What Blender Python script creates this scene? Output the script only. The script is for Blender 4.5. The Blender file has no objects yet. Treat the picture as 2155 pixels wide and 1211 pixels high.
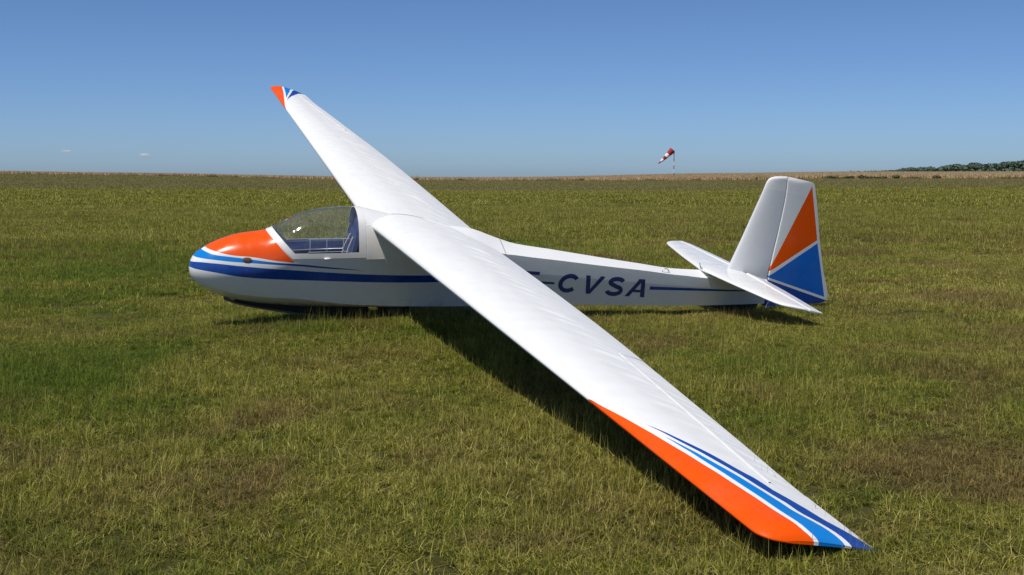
# Sailplane parked on a grass airfield, left wing tip down, windsock and wheat field behind
import bpy, bmesh, math, random
import numpy as np
from mathutils import Vector, Matrix
R = math.radians
random.seed(8)
rng = np.random.default_rng(8)
scene = bpy.context.scene
COL = scene.collection

# ---------------------------------------------------------------- camera, sky, sun, exposure
EYE = 1.489
cam_data = bpy.data.cameras.new('camera')
cam = bpy.data.objects.new('camera', cam_data)
COL.objects.link(cam)
cam.location = (0, 0, EYE)
cam.rotation_euler = (R(90 - 5.389), 0, 0)
cam_data.sensor_width = 36
cam_data.lens = 36 * 2480.36 / 2155
cam_data.clip_start = .05
cam_data.clip_end = 30000
scene.camera = cam

SUN = Vector((-.268, -.394, .879)).normalized()          # towards the sun
world = bpy.data.worlds.new('World')
scene.world = world
world.use_nodes = True
wn = world.node_tree.nodes
sky = wn.new('ShaderNodeTexSky')
sky.sky_type = 'NISHITA'
sky.sun_disc = False
sky.sun_elevation = math.asin(SUN.z)
sky.sun_rotation = math.atan2(SUN.x, SUN.y)
sky.altitude = 1500
sky.air_density = 0.7
sky.dust_density = 2.0
sky.ozone_density = 10.0
wn['Background'].inputs['Strength'].default_value = .105
world.node_tree.links.new(sky.outputs[0], wn['Background'].inputs['Color'])

sun_data = bpy.data.lights.new('sun', 'SUN')
sun_data.energy = 4.05
sun_data.angle = R(.53)
sun_data.color = (1.0, .95, .865)
sun = bpy.data.objects.new('sun', sun_data)
COL.objects.link(sun)
sun.rotation_euler = SUN.to_track_quat('Z', 'Y').to_euler()
sun.location = (0, 0, 60)

scene.cycles.volume_bounces = 8
scene.view_settings.view_transform = 'Standard'
scene.view_settings.look = 'None'
scene.view_settings.gamma = 1
scene.view_settings.use_curve_mapping = False
scene.view_settings.exposure = 0.0

# ---------------------------------------------------------------- helpers
def tag(o, label=None, cat=None, group=None, kind=None):
    if label: o['label'] = label
    if cat: o['category'] = cat
    if group: o['group'] = group
    if kind: o['kind'] = kind
    return o
def empty(name, loc=(0, 0, 0)):
    o = bpy.data.objects.new(name, None); COL.objects.link(o)
    o.location = loc; o.empty_display_size = .2
    return o
def link_mesh(name, verts, faces, mat=None, parent=None, smooth=None, loc=None):
    me = bpy.data.meshes.new(name)
    me.from_pydata([tuple(map(float, v)) for v in verts], [], [tuple(map(int, f)) for f in faces])
    me.update()
    return link_data(name, me, mat, parent, smooth, loc)
def link_data(name, me, mat=None, parent=None, smooth=None, loc=None):
    if smooth is not None:
        bm = bmesh.new(); bm.from_mesh(me)
        bmesh.ops.recalc_face_normals(bm, faces=bm.faces)
        for f in bm.faces: f.smooth = True
        for e in bm.edges:
            if len(e.link_faces) == 2 and e.calc_face_angle(0) > R(smooth): e.smooth = False
        bm.to_mesh(me); bm.free()
    o = bpy.data.objects.new(name, me); COL.objects.link(o)
    if mat:
        for m in (mat if isinstance(mat, (list, tuple)) else [mat]): me.materials.append(m)
    if parent: o.parent = parent
    if loc is not None: o.location = loc
    return o
def grid_faces(nu, nv, off=0, close=False):
    fs = []
    for i in range(nu - 1):
        for j in range(nv if close else nv - 1):
            a, b = i*nv + j, i*nv + (j+1) % nv
            fs.append((off+a, off+b, off+b+nv, off+a+nv))
    return fs
def tube(path, rad, seg=8, caps=True):
    """verts, faces of a tube along a path; rad may be a list"""
    path = [Vector(p) for p in path]; V = []; F = []
    n = len(path)
    for i, p in enumerate(path):
        d = (path[min(i+1, n-1)] - path[max(i-1, 0)]).normalized()
        up = Vector((0, 0, 1)) if abs(d.z) < .9 else Vector((1, 0, 0))
        a = d.cross(up).normalized(); b = a.cross(d)
        r = rad[i] if isinstance(rad, (list, tuple)) else rad
        for k in range(seg):
            t = 2*math.pi*k/seg
            V.append(p + a*math.cos(t)*r + b*math.sin(t)*r)
    F = grid_faces(n, seg, close=True)
    if caps:
        F.append(tuple(range(seg))); F.append(tuple((n-1)*seg + k for k in range(seg))[::-1])
    return V, F
def box_mesh(x0, x1, y0, y1, z0, z1):
    V = [(x, y, z) for x in (x0, x1) for y in (y0, y1) for z in (z0, z1)]
    return V, [(0, 1, 3, 2), (4, 6, 7, 5), (0, 4, 5, 1), (2, 3, 7, 6), (0, 2, 6, 4), (1, 5, 7, 3)]
def smoothstep(a, b, x):
    t = np.clip((np.asarray(x, float) - a) / (b - a), 0, 1); return t*t*(3 - 2*t)
_lat = np.random.default_rng(3).random((256, 256))
def vnoise(x, y):
    """tileable value noise, 0..1, numpy"""
    x = np.asarray(x, float); y = np.asarray(y, float)
    xi = np.floor(x).astype(int); yi = np.floor(y).astype(int)
    fx = x - xi; fy = y - yi; fx = fx*fx*(3-2*fx); fy = fy*fy*(3-2*fy)
    g = lambda a, b: _lat[a % 256, b % 256]
    return (g(xi, yi)*(1-fx) + g(xi+1, yi)*fx)*(1-fy) + (g(xi, yi+1)*(1-fx) + g(xi+1, yi+1)*fx)*fy

# node helper
class NT:
    def __init__(s, name):
        s.mat = bpy.data.materials.new(name); s.mat.use_nodes = True
        s.t = s.mat.node_tree; s.n = s.t.nodes; s.b = s.n['Principled BSDF']; s.out = s.n['Material Output']
    def new(s, typ, **kw):
        n = s.n.new(typ)
        for k, v in kw.items(): setattr(n, k, v)
        return n
    def put(s, sock, v):
        if hasattr(v, 'is_linked'): s.t.links.new(v, sock)
        elif isinstance(v, (tuple, list)) and len(v) == 3 and sock.type == 'RGBA': sock.default_value = (*v, 1)
        else: sock.default_value = v
    def m(s, op, *a, clamp=False):
        n = s.new('ShaderNodeMath', operation=op, use_clamp=clamp)
        for i, v in enumerate(a): s.put(n.inputs[i], v)
        return n.outputs[0]
    def mix(s, f, a, b, blend='MIX'):
        n = s.new('ShaderNodeMix', data_type='RGBA', blend_type=blend)
        s.put(n.inputs[0], f); s.put(n.inputs[6], a); s.put(n.inputs[7], b)
        return n.outputs[2]
    def noise(s, vec, scale, detail=3, rough=.55, dist=0):
        n = s.new('ShaderNodeTexNoise')
        if vec is not None: s.put(n.inputs['Vector'], vec)
        n.inputs['Scale'].default_value = scale; n.inputs['Detail'].default_value = detail
        n.inputs['Roughness'].default_value = rough; n.inputs['Distortion'].default_value = dist
        return n.outputs['Fac']
    def ramp(s, v, a, b, lo=0., hi=1.):
        n = s.new('ShaderNodeMapRange', interpolation_type='SMOOTHSTEP')
        s.put(n.inputs[0], v); n.inputs[1].default_value = a; n.inputs[2].default_value = b
        n.inputs[3].default_value = lo; n.inputs[4].default_value = hi
        return n.outputs[0]
    def xyz(s, vec):
        n = s.new('ShaderNodeSeparateXYZ'); s.put(n.inputs[0], vec); return n.outputs
    def objco(s): return s.new('ShaderNodeTexCoord').outputs['Object']
    def pos(s): return s.new('ShaderNodeNewGeometry').outputs['Position']
    def attr(s, name): 
        n = s.new('ShaderNodeAttribute'); n.attribute_name = name; return n
    def bump(s, h, strength=.3, dist=.01):
        n = s.new('ShaderNodeBump'); n.inputs['Strength'].default_value = strength; n.inputs['Distance'].default_value = dist
        s.put(n.inputs['Height'], h); s.t.links.new(n.outputs[0], s.b.inputs['Normal'])
    def curve(s, v, pts, x0, x1, y0, y1):
        """float curve through pts: maps v in x0..x1 to y0..y1"""
        t = s.m('DIVIDE', s.m('SUBTRACT', v, x0), x1 - x0, clamp=True)
        n = s.new('ShaderNodeFloatCurve'); s.put(n.inputs['Value'], t)
        c = n.mapping.curves[0]
        q = [((a-x0)/(x1-x0), (b-y0)/(y1-y0)) for a, b in pts]
        c.points[0].location = q[0]; c.points[1].location = q[-1]
        for p in q[1:-1]: c.points.new(*p)
        n.mapping.extend = 'HORIZONTAL'; n.mapping.update()
        return s.m('MULTIPLY_ADD', n.outputs[0], y1 - y0, y0)
def simple(name, col, rough=.5, metal=0, grain=None, grain_scale=40, coat=0):
    t = NT(name); t.put(t.b.inputs['Roughness'], rough); t.put(t.b.inputs['Metallic'], metal)
    if coat: t.put(t.b.inputs['Coat Weight'], coat)
    nz = t.noise(t.objco(), grain_scale, 4)
    g = grain if grain is not None else .12
    t.put(t.b.inputs['Base Color'], t.mix(nz, tuple(c*(1-g) for c in col), tuple(min(1, c*(1+g)) for c in col)))
    return t.mat

# ---------------------------------------------------------------- the sailplane: shape functions (metres, x aft of the nose, y to the right wing, z up)
def pchip(xs, ys):
    """monotone cubic interpolation through the given knots"""
    xs = np.array(xs, float); ys = np.array(ys, float)
    h = np.diff(xs); d = np.diff(ys) / h
    m = np.zeros(len(xs)); m[0] = d[0]; m[-1] = d[-1]
    for i in range(1, len(xs) - 1):
        if d[i-1] * d[i] > 0:
            w1 = 2*h[i] + h[i-1]; w2 = h[i] + 2*h[i-1]
            m[i] = (w1 + w2) / (w1/d[i-1] + w2/d[i])
    def fn(x):
        x = min(max(x, xs[0]), xs[-1])
        i = min(max(int(np.searchsorted(xs, x)) - 1, 0), len(h) - 1)
        t = (x - xs[i]) / h[i]
        return ((2*t**3 - 3*t*t + 1)*ys[i] + (t**3 - 2*t*t + t)*h[i]*m[i]
                + (-2*t**3 + 3*t*t)*ys[i+1] + (t**3 - t*t)*h[i]*m[i+1])
    return fn
def knots(*p): return pchip([a for a, b in p], [b for a, b in p])
F_TOP = knots((0,.037),(.004,.075),(.015,.111),(.048,.169),(.123,.227),(.207,.277),(.348,.334),(.489,.370),(.70,.395),(.80,.432),(.919,.497),(1.064,.560),(1.258,.598),(1.456,.614),(1.60,.611),(1.65,.605),(1.80,.570),(2.0,.515),(2.3,.440),(2.5,.415),(2.72,.387),(3.0,.289),(3.2,.222),(3.6,.1515),(4.25,.037),(4.65,-.030),(5.02,-.092),(5.36,-.118),(5.75,-.14),(6.2,-.22))
F_KEEL = knots((0,.037),(.004,0),(.036,-.069),(.11,-.141),(.203,-.199),(.326,-.252),(.5,-.300),(.8,-.347),(1.1,-.377),(1.5,-.395),(2.3,-.415),(3.8,-.445),(5.46,-.515),(6.05,-.525),(6.2,-.53))
F_W = knots((0,0),(.004,.036),(.015,.072),(.048,.122),(.123,.175),(.207,.21),(.348,.246),(.5,.268),(.75,.288),(1.0,.298),(1.3,.302),(1.6,.298),(2.0,.288),(2.5,.260),(3.0,.230),(3.5,.208),(4.0,.190),(4.5,.167),(5.0,.144),(5.5,.120),(6.0,.085),(6.2,.055))
F_ZM = knots((0,.037),(.3,.035),(.7,.07),(.95,.14),(1.1,.165),(1.6,.172),(2.0,.135),(2.4,.07),(3.0,-.005),(3.44,-.064),(4.7,-.218),(6.2,-.38))
F_CY = knots((0,.72),(.3,.72),(.85,.71),(2.3,.70),(3.5,.68),(6.2,.68))           # chine, as a share of the half width
F_CS = knots((0,.69),(.3,.66),(.85,.72),(1.6,.86),(2.3,.90),(3.8,.93),(6.2,.94))   # chine depth share between mid and keel
F_SY = knots((0,.72),(.7,.74),(1.0,.76),(1.3,.75),(1.6,.73),(1.8,.74),(2.4,.95),(3.0,1.03),(4.2,1.05),(5.4,1.05),(6.2,1.05))
F_SS = knots((0,.69),(.7,.68),(1.0,.72),(1.3,.755),(1.6,.76),(1.8,.72),(2.4,.70),(3,0.617),(3.2,0.704),(3.6,0.729),(4.2,0.769),(4.8,0.806),(5.1,0.781),(5.4,0.670),(6.2,.75))
F_RB = knots((0,1),(.12,.95),(.4,.55),(.9,.40),(1.6,.30),(2.6,.1),(6.2,.04))
F_RND = knots((0,1),(.9,1),(1.6,.9),(1.9,.55),(2.6,.12),(3.2,.04),(6.2,.04))
F_SEG = (7, 7, 8, 9)
def catmull(p0, p1, p2, p3, t):
    return .5*((2*p1) + (-p0 + p2)*t + (2*p0 - 5*p1 + 4*p2 - p3)*t*t + (-p0 + 3*p1 - 3*p2 + p3)*t**3)
def fuselage_section(x):
    """half outline keel -> top as (y >= 0, z) points"""
    w, zm, zt, zk = F_W(x), F_ZM(x), F_TOP(x), F_KEEL(x)
    K = [np.array(p) for p in ((0, zk), (F_CY(x)*w, zm - F_CS(x)*(zm - zk)), (w, zm),
                               (F_SY(x)*w, zm + F_SS(x)*(zt - zm)), (0, zt))]
    rs = (F_RB(x), F_RB(x), F_RND(x), F_RND(x))
    P = [K[1]*[-1, 1]] + K + [K[3]*[-1, 1]]
    out = []
    for s, n in enumerate(F_SEG):
        r = rs[s]
        for j in range(n):
            t = j / n
            lin = K[s]*(1-t) + K[s+1]*t
            cm = catmull(P[s], P[s+1], P[s+2], P[s+3], t)
            out.append(lin*(1-r) + cm*r)
    out.append(K[4])
    return np.array(out)
def fuselage_side(x, z):
    s = fuselage_section(x); i = int(np.argmax(s[:, 0]))
    seg = s
    ys = []
    for a, b in zip(seg[:-1], seg[1:]):
        if (a[1]-z)*(b[1]-z) <= 0 and abs(b[1]-a[1]) > 1e-9:
            ys.append(a[0] + (b[0]-a[0])*(z-a[1])/(b[1]-a[1]))
    return max(ys) if ys else 0.0
# wing planform (x of the edges over |y|)
W_TE = knots((0,2.985),(1.6,2.865),(2.75,2.768),(3.65,2.682),(4.47,2.588),(5.33,2.480),(6.14,2.376),(6.89,2.275),(7.5,2.226))
def W_LE(y):
    y = abs(y); x = 1.69
    if y > 7.41:
        t = min((y-7.41)/.09, 1); x += .10*(1-math.sqrt(max(0, 1-t*t)))
    return x
W_HINGE = knots((4.40,2.370),(6.93,2.066))
def wing_z(x, y):      # chord plane
    return .448 + .0603*abs(y) - .2023*(x-1.69)


# ---------------------------------------------------------------- the sailplane: paint
WHITE = (.80, .80, .785); ORANGE = (.86, .088, .0002); SKYBLUE = (.002, .205, .62); BLUE = (.004, .060, .33); RUDBLUE = (.001, .14, .58); NAVY = (.010, .022, .12)
def band(t, v, lo, hi): return t.m('MULTIPLY', t.m('GREATER_THAN', v, lo), t.m('LESS_THAN', v, hi))
def paint_finish(t, col, rough=.28, coat=.35, spec=.3):
    p = t.objco()
    d = t.noise(p, 2.3, 5, .6)
    dirt = t.ramp(d, .45, .75, 0, .06)
    t.put(t.b.inputs['Base Color'], t.mix(dirt, col, (.45, .43, .38)))
    t.put(t.b.inputs['Roughness'], t.ramp(t.noise(p, 9, 4), .3, .7, rough - .06, rough + .10))
    t.put(t.b.inputs['Specular IOR Level'], spec)
    t.put(t.b.inputs['Coat Weight'], coat); t.put(t.b.inputs['Coat Roughness'], .08)
    bm_ = t.new('ShaderNodeMath', operation='ADD'); t.put(bm_.inputs[0], t.noise(p, 4.5, 2)); t.put(bm_.inputs[1], t.m('MULTIPLY', t.noise(p, 160, 2), .03))
    t.bump(bm_.outputs[0], .10, .012)                                        # slight unevenness of skin and paint
    return t.mat
def make_fuselage_paint():
    t = NT('fuselage_paint'); x, y, z = t.xyz(t.objco())
    cv = lambda pts: t.curve(x, pts, 0, 2.6, -.4, .4)
    x0 = [(0, .10), (.015, .111), (.06, .125), (.19, .130), (.46, .112), (.834, .078), (1.217, .041), (1.855, -.009), (2.6, -.035)]
    x1 = [(0, .060), (.007, .064), (.06, .062), (.19, .051), (.46, .009), (.834, -.025), (1.217, -.049), (1.855, -.087), (2.6, -.108)]
    dtop, dbot = cv(x0), cv(x1)
    ltop = cv([(0, .225), (.12, .223), (.213, .204), (.374, .192), (.556, .173), (.741, .150), (.93, .133), (1.217, .098), (1.60, .046), (2.6, -.2)])
    lbot = cv([(0, .160), (.046, .162), (.193, .161), (.372, .150), (.556, .140), (.741, .127), (.93, .114), (1.217, .081), (1.60, .046), (2.6, -.1)])
    obot = cv([(0, .262), (.12, .252), (.155, .245), (.229, .231), (.386, .206), (.556, .195), (.771, .163), (.92, .146), (1.1, .12), (2.6, .12)])
    q = t.m('MULTIPLY_ADD', z, .916, x)
    dark = t.m('MULTIPLY', band(t, z, dbot, dtop), t.m('LESS_THAN', x, 3.16))
    lite = band(t, z, lbot, ltop)
    oran = t.m('MULTIPLY', t.m('GREATER_THAN', z, obot), t.m('LESS_THAN', q, 1.078))
    s_top = t.m('MULTIPLY_ADD', t.m('SUBTRACT', x, 4.72), -.0825, -.243)
    s_bot = t.m('MULTIPLY_ADD', t.m('SUBTRACT', x, 4.72), -.0610, -.283)
    tail = t.m('MULTIPLY', band(t, z, s_bot, s_top), t.m('GREATER_THAN', x, 4.72))
    # the light blue deepens towards its thin end
    lcol = t.mix(t.ramp(x, .45, 1.0), SKYBLUE, BLUE)
    c = t.mix(t.m('MAXIMUM', dark, tail), WHITE, BLUE)
    c = t.mix(lite, c, lcol); c = t.mix(oran, c, ORANGE)
    st = t.m('MULTIPLY', t.m('MULTIPLY', t.ramp(z, -.22, -.42), t.ramp(x, 3.0, 2.2)), t.ramp(t.noise(t.objco(), 11, 6, .65), .42, .72, 0, .55))      # grass and mud stains on the belly
    c = t.mix(st, c, (.20, .185, .11))
    return paint_finish(t, c, .22, .22, .25)
def make_wing_paint():
    t = NT('wing_paint'); x, y, z = t.xyz(t.objco()); a = t.m('ABSOLUTE', y)
    cv = lambda pts: t.curve(a, pts, 5.6, 7.6, 1.6, 2.3)
    o = cv([(5.6, 1.67), (5.70, 1.69), (5.86, 1.701), (6.0, 1.716), (6.23, 1.742), (6.544, 1.778), (6.848, 1.813), (7.166, 1.844), (7.36, 1.862), (7.444, 1.880), (7.50, 1.92), (7.6, 1.98)])
    ll = cv([(5.6, 1.72), (6.30, 1.779), (6.41, 1.794), (6.491, 1.803), (6.8, 1.838), (7.122, 1.870), (7.37, 1.892), (7.44, 1.906), (7.50, 1.942), (7.6, 2.0)])
    lu = cv([(5.6, 1.6), (6.3, 1.77), (6.41, 1.795), (6.481, 1.811), (6.746, 1.868), (7.023, 1.927), (7.294, 1.976), (7.41, 2.018), (7.50, 2.068), (7.6, 2.12)])
    dl = cv([(5.6, 1.65), (6.15, 1.764), (6.24, 1.783), (6.444, 1.827), (6.708, 1.889), (6.984, 1.950), (7.252, 2.003), (7.39, 2.045), (7.50, 2.100), (7.6, 2.14)])
    du = cv([(5.6, 1.6), (6.15, 1.755), (6.24, 1.785), (6.418, 1.841), (6.651, 1.919), (6.90, 2.000), (7.142, 2.073), (7.279, 2.127), (7.38, 2.178), (7.45, 2.215), (7.6, 2.27)])
    out = t.m('GREATER_THAN', a, 5.64)
    k = lambda v: t.m('MULTIPLY', v, out)
    c = t.mix(k(t.m('LESS_THAN', x, o)), WHITE, ORANGE)
    c = t.mix(k(band(t, x, ll, lu)), c, SKYBLUE)
    c = t.mix(k(band(t, x, dl, du)), c, BLUE)
    return paint_finish(t, c, .48, .0, .16)
def line_side(t, x, z, p, q):
    """> 0 left of the line p -> q in the x-z plane"""
    dx, dz = q[0]-p[0], q[1]-p[1]
    return t.m('SUBTRACT', t.m('MULTIPLY', t.m('SUBTRACT', z, p[1]), dx), t.m('MULTIPLY', t.m('SUBTRACT', x, p[0]), dz))
def tri_mask(t, x, z, P):
    r = None
    for i in range(3):
        v = t.m('GREATER_THAN', line_side(t, x, z, P[i], P[(i+1) % 3]), 0)
        r = v if r is None else t.m('MULTIPLY', r, v)
    return r
def make_rudder_paint():
    t = NT('rudder_paint'); x, y, z = t.xyz(t.objco())
    o = tri_mask(t, x, z, [(6.192, -.160), (6.803, .188), (6.648, .800)])
    b = tri_mask(t, x, z, [(6.195, -.212), (6.993, -.480), (6.811, .152)])
    n = t.m('LESS_THAN', line_side(t, x, z, (6.205, -.243), (6.996, -.512)), 0)
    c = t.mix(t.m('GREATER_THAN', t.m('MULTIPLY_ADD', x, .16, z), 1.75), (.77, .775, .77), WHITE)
    c = t.mix(o, c, ORANGE); c = t.mix(b, c, RUDBLUE); c = t.mix(n, c, BLUE)
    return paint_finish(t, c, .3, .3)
M_FUS, M_WING, M_RUD = make_fuselage_paint(), make_wing_paint(), make_rudder_paint()
def make_plain(name, col, rough=.3, coat=.3):
    t = NT(name); return paint_finish(t, t.mix(0., col, col), rough, coat)
M_WHITE = make_plain('white_paint', WHITE)
M_FRAME = make_plain('frame_paint', (.78, .76, .72), .35)
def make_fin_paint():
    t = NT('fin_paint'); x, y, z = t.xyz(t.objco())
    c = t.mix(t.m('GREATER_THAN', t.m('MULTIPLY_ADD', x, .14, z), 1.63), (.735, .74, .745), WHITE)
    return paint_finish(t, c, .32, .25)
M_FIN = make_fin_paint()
M_NAVYIN = simple('cockpit_lining', (.065, .105, .28), .7, grain=.3, grain_scale=18)
M_SEAT = simple('seat_cloth', (.05, .075, .19), .9, grain=.4, grain_scale=60)
M_BLACK = simple('black_rubber', (.012, .012, .013), .75, grain=.3)
M_ALU = simple('bare_metal', (.55, .56, .58), .32, 1)
M_STEEL = simple('grey_metal', (.35, .36, .37), .4, .6)
M_BROWN = simple('brown_vent', (.11, .065, .045), .45)
M_STRAP = simple('pale_strap', (.40, .39, .37), .9)
M_RED = simple('red_tape', (.55, .02, .015), .6)
M_LETTER = simple('letter_paint', (.010, .034, .19), .3, grain=.08, coat=.4)
M_PLEX = simple('window_rail', (.42, .46, .52), .25)
def make_glass():
    t = NT('canopy_glass'); t.n.remove(t.b)
    tr = t.new('ShaderNodeBsdfTransparent'); tr.inputs[0].default_value = (.965, .98, .985, 1)
    gl = t.new('ShaderNodeBsdfGlossy'); gl.inputs['Roughness'].default_value = .075
    fr = t.new('ShaderNodeFresnel')                            # a thin pane: the same reflectance from either side
    t.put(fr.inputs['IOR'], t.m('MULTIPLY_ADD', t.new('ShaderNodeNewGeometry').outputs['Backfacing'], 1/1.5 - 1.5, 1.5))
    nz = t.noise(t.objco(), 12, 3)
    bp = t.new('ShaderNodeBump'); bp.inputs['Strength'].default_value = .16; bp.inputs['Distance'].default_value = .02
    t.put(bp.inputs['Height'], nz); t.t.links.new(bp.outputs[0], gl.inputs['Normal'])
    mx = t.new('ShaderNodeMixShader')
    t.put(mx.inputs[0], t.m('MULTIPLY', fr.outputs[0], 1.25, clamp=True))
    df = t.new('ShaderNodeBsdfDiffuse'); df.inputs[0].default_value = (.75, .77, .78, 1)          # pale haze mixed in to lighten the plexiglass
    hz = t.new('ShaderNodeMixShader'); t.put(hz.inputs[0], t.ramp(t.noise(t.objco(), 3.5, 4), .3, .75, .02, .07))
    t.t.links.new(tr.outputs[0], hz.inputs[1]); t.t.links.new(df.outputs[0], hz.inputs[2])
    t.t.links.new(hz.outputs[0], mx.inputs[1]); t.t.links.new(gl.outputs[0], mx.inputs[2])
    t.t.links.new(mx.outputs[0], t.out.inputs['Surface'])
    return t.mat
M_GLASS = make_glass()

# ---------------------------------------------------------------- the sailplane: placing
AIR = Matrix(((0.94740022, -0.31450752, 0.05931139), (0.32005128, 0.93098986, -0.17557069), (0, 0.18531840, 0.98267853)))
NOSE = Vector((-3.03951, 11.04750, .59318))
BASE = Vector((1.95, 0, -.60))
glider = empty('glider')
glider.matrix_world = Matrix.Translation(AIR @ BASE + NOSE) @ AIR.to_4x4()
tag(glider, 'white single seat glider with orange and blue trim resting on its left wing tip', 'glider')
def part(name, V, F, mat, parent=None, smooth=30):
    """parts are modelled in aircraft axes; the shift keeps their object coordinates in those axes"""
    top = parent is None
    o = link_mesh(name, V, F, mat, glider if top else parent, smooth)
    if top: o.location = -BASE
    return o
def part_data(name, me, mat, parent=None, smooth=30):
    o = link_data(name, me, mat, glider if parent is None else parent, smooth)
    if parent is None: o.location = -BASE
    return o

# fuselage skin, cut into shell, canopy frame and canopy glass
xs = [0, .0015, .004, .009, .015, .024, .036, .05, .07, .095, .123, .16, .207, .27, .348, .42, .5, .6, .7]
xs += list(np.arange(.76, 1.70, .06)) + list(np.arange(1.72, 3.3, .08)) + list(np.arange(3.35, 6.2, .12)) + [6.2]
secs = [fuselage_section(x) for x in xs]
nv = 2*(len(secs[0]) - 1)
bm = bmesh.new(); rings = []
for x, s in zip(xs, secs):
    ring = [(0 if i in (0, len(s)-1) else y, z) for i, (y, z) in enumerate(s)]
    full = ring + [(-y, z) for y, z in ring[-2:0:-1]]
    rings.append([bm.verts.new((x, y, z)) for y, z in full])
for a, b in zip(rings[:-1], rings[1:]):
    for j in range(nv):
        bm.faces.new((a[j], a[(j+1) % nv], b[(j+1) % nv], b[j]))
bm.faces.new(rings[-1])
bmesh.ops.remove_doubles(bm, verts=bm.verts, dist=1e-5)
bmesh.ops.recalc_face_normals(bm, faces=bm.faces)
n916 = Vector((1, 0, .916)); ln = n916.length
for co, no in (((1.089, 0, 0), n916), ((1.160, 0, 0), n916), ((0, 0, .18), (0, 0, 1)), ((0, 0, .23), (0, 0, 1)), ((1.557, 0, 0), (1, 0, 0)), ((1.625, 0, 0), (1, 0, 0))):
    g = [f for f in bm.faces if .6 < f.calc_center_median().x < 1.85 and f.calc_center_median().z > .05]
    geom = list({v for f in g for v in f.verts}) + list({e for f in g for e in f.edges}) + g
    bmesh.ops.bisect_plane(bm, geom=geom, dist=1e-5, plane_co=co, plane_no=no)
def zone(f):
    c = f.calc_center_median(); q = c.x + .916*c.z
    if q > 1.089 and c.z > .18 and c.x < 1.625:
        return 2 if (q > 1.160 and c.z > .23 and c.x < 1.557) else 1
    return 0
def extract(z):
    b = bm.copy()
    bmesh.ops.delete(b, geom=[f for f in b.faces if zone(f) != z], context='FACES')
    me = bpy.data.meshes.new('skin'); b.to_mesh(me); b.free()
    return me
def keep_shade(me, ang):
    b = bmesh.new(); b.from_mesh(me)
    for f in b.faces: f.smooth = True
    for e in b.edges:
        if len(e.link_faces) == 2 and e.calc_face_angle(0) > R(ang): e.smooth = False
    b.to_mesh(me); b.free(); return me
fuselage = part_data('fuselage', keep_shade(extract(0), 14), M_FUS, None, None)
canopy = part_data('canopy', keep_shade(extract(2), 40), M_GLASS, None, None)
canopy['label'] = 'clear one piece cockpit canopy'
frame = part_data('canopy_frame', keep_shade(extract(1), 40), M_FRAME, canopy, None)
so = frame.modifiers.new('thick', 'SOLIDIFY'); so.thickness = .008; so.offset = .2
es = frame.modifiers.new('crisp', 'EDGE_SPLIT'); es.split_angle = R(35)

# cockpit inside
tub_x = np.arange(.60, 1.66, .06); V = []
for x in tub_x:
    s = fuselage_section(x); zmax = min(.205, s[-1, 1] - .03)
    zz = np.linspace(s[0, 1] + .05, zmax, 9); half = [(max(fuselage_side(x, z) - .014, .02), z) for z in zz]
    V += [(x, y, z) for y, z in half[::-1]] + [(x, -y, z) for y, z in half]
cockpit = part('cockpit_tub', V, grid_faces(len(tub_x), 18), M_NAVYIN, None, 50)
def arch(x, zlo, inset, tilt=0):
    s = fuselage_section(x); P = []
    for y, z in s:
        if z > zlo: P.append((max(y - inset, 0), z - inset*.7 if z > .4 else z))
    pts = [(x + tilt*z, y, z) for y, z in P] + [(x + tilt*z, -y, z) for y, z in P[-2::-1]]
    return pts
P = arch(1.60, -.3, .012); part('bulkhead', P, [tuple(range(len(P)))], M_NAVYIN, cockpit, None)
P = [(.70 + 0*z, y, z) for _, y, z in arch(.72, -.25, .012)]; part('instrument_panel', P, [tuple(range(len(P)))], M_SEAT, cockpit, None)
# seat: pan and raked back in one padded shell
sx = [(1.00, -.20), (1.12, -.27), (1.26, -.285), (1.36, -.22), (1.43, -.05), (1.50, .14), (1.545, .30), (1.565, .38)]
V = []; ys = np.linspace(-.2, .2, 7)
for side in (0, .05):
    for i, (x, z) in enumerate(sx):
        w = 1 if i < 6 else (.8 if i == 6 else .55)
        for y in ys: V.append((x + side*.7, y*w, z - side*.6 + .03*(y/.2)**2))
n = len(sx); F = grid_faces(n, 7) + [f[::-1] for f in grid_faces(n, 7, n*7)]
for i in range(n-1):
    for j in (0, 6): F.append((i*7+j, (i+1)*7+j, n*7+(i+1)*7+j, n*7+i*7+j))
for j in range(6):
    for i in (0, n-1): F.append((i*7+j, i*7+j+1, n*7+i*7+j+1, n*7+i*7+j))
part('seat', V, F, M_SEAT, cockpit, 35)
for s in (-1, 1):
    V, F = tube([(1.54, s*.07, .33), (1.49, s*.085, .22), (1.45, s*.10, .05), (1.38, s*.13, -.12), (1.33, s*.16, -.19)], .009, 6)
    part('harness_strap', V, F, M_STRAP, cockpit, 60)
V, F = tube([(1.555, .20, .40), (1.53, .22, .30), (1.53, .23, .22), (1.56, .23, .19), (1.59, .235, .21)], .007, 6); part('oxygen_hose', V, F, M_STRAP, cockpit, 60)
V, F = tube([(1.02, 0, -.26), (1.03, 0, -.05), (1.07, 0, .05), (1.10, 0, .13)], [.014, .012, .014, .018], 8); part('control_stick', V, F, M_BLACK, cockpit, 60)
V, F = tube([(.93, .262, .12), (1.2, .272, .125), (1.50, .27, .13), (1.54, .262, .20)], .008, 6); part('side_rail', V, F, M_STEEL, cockpit, 60)
V, F = tube([(1.05, -.25, .13), (1.20, -.25, .17), (1.30, -.24, .20)], .009, 6); part('brake_lever', V, F, M_BLACK, cockpit, 60)

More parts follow.
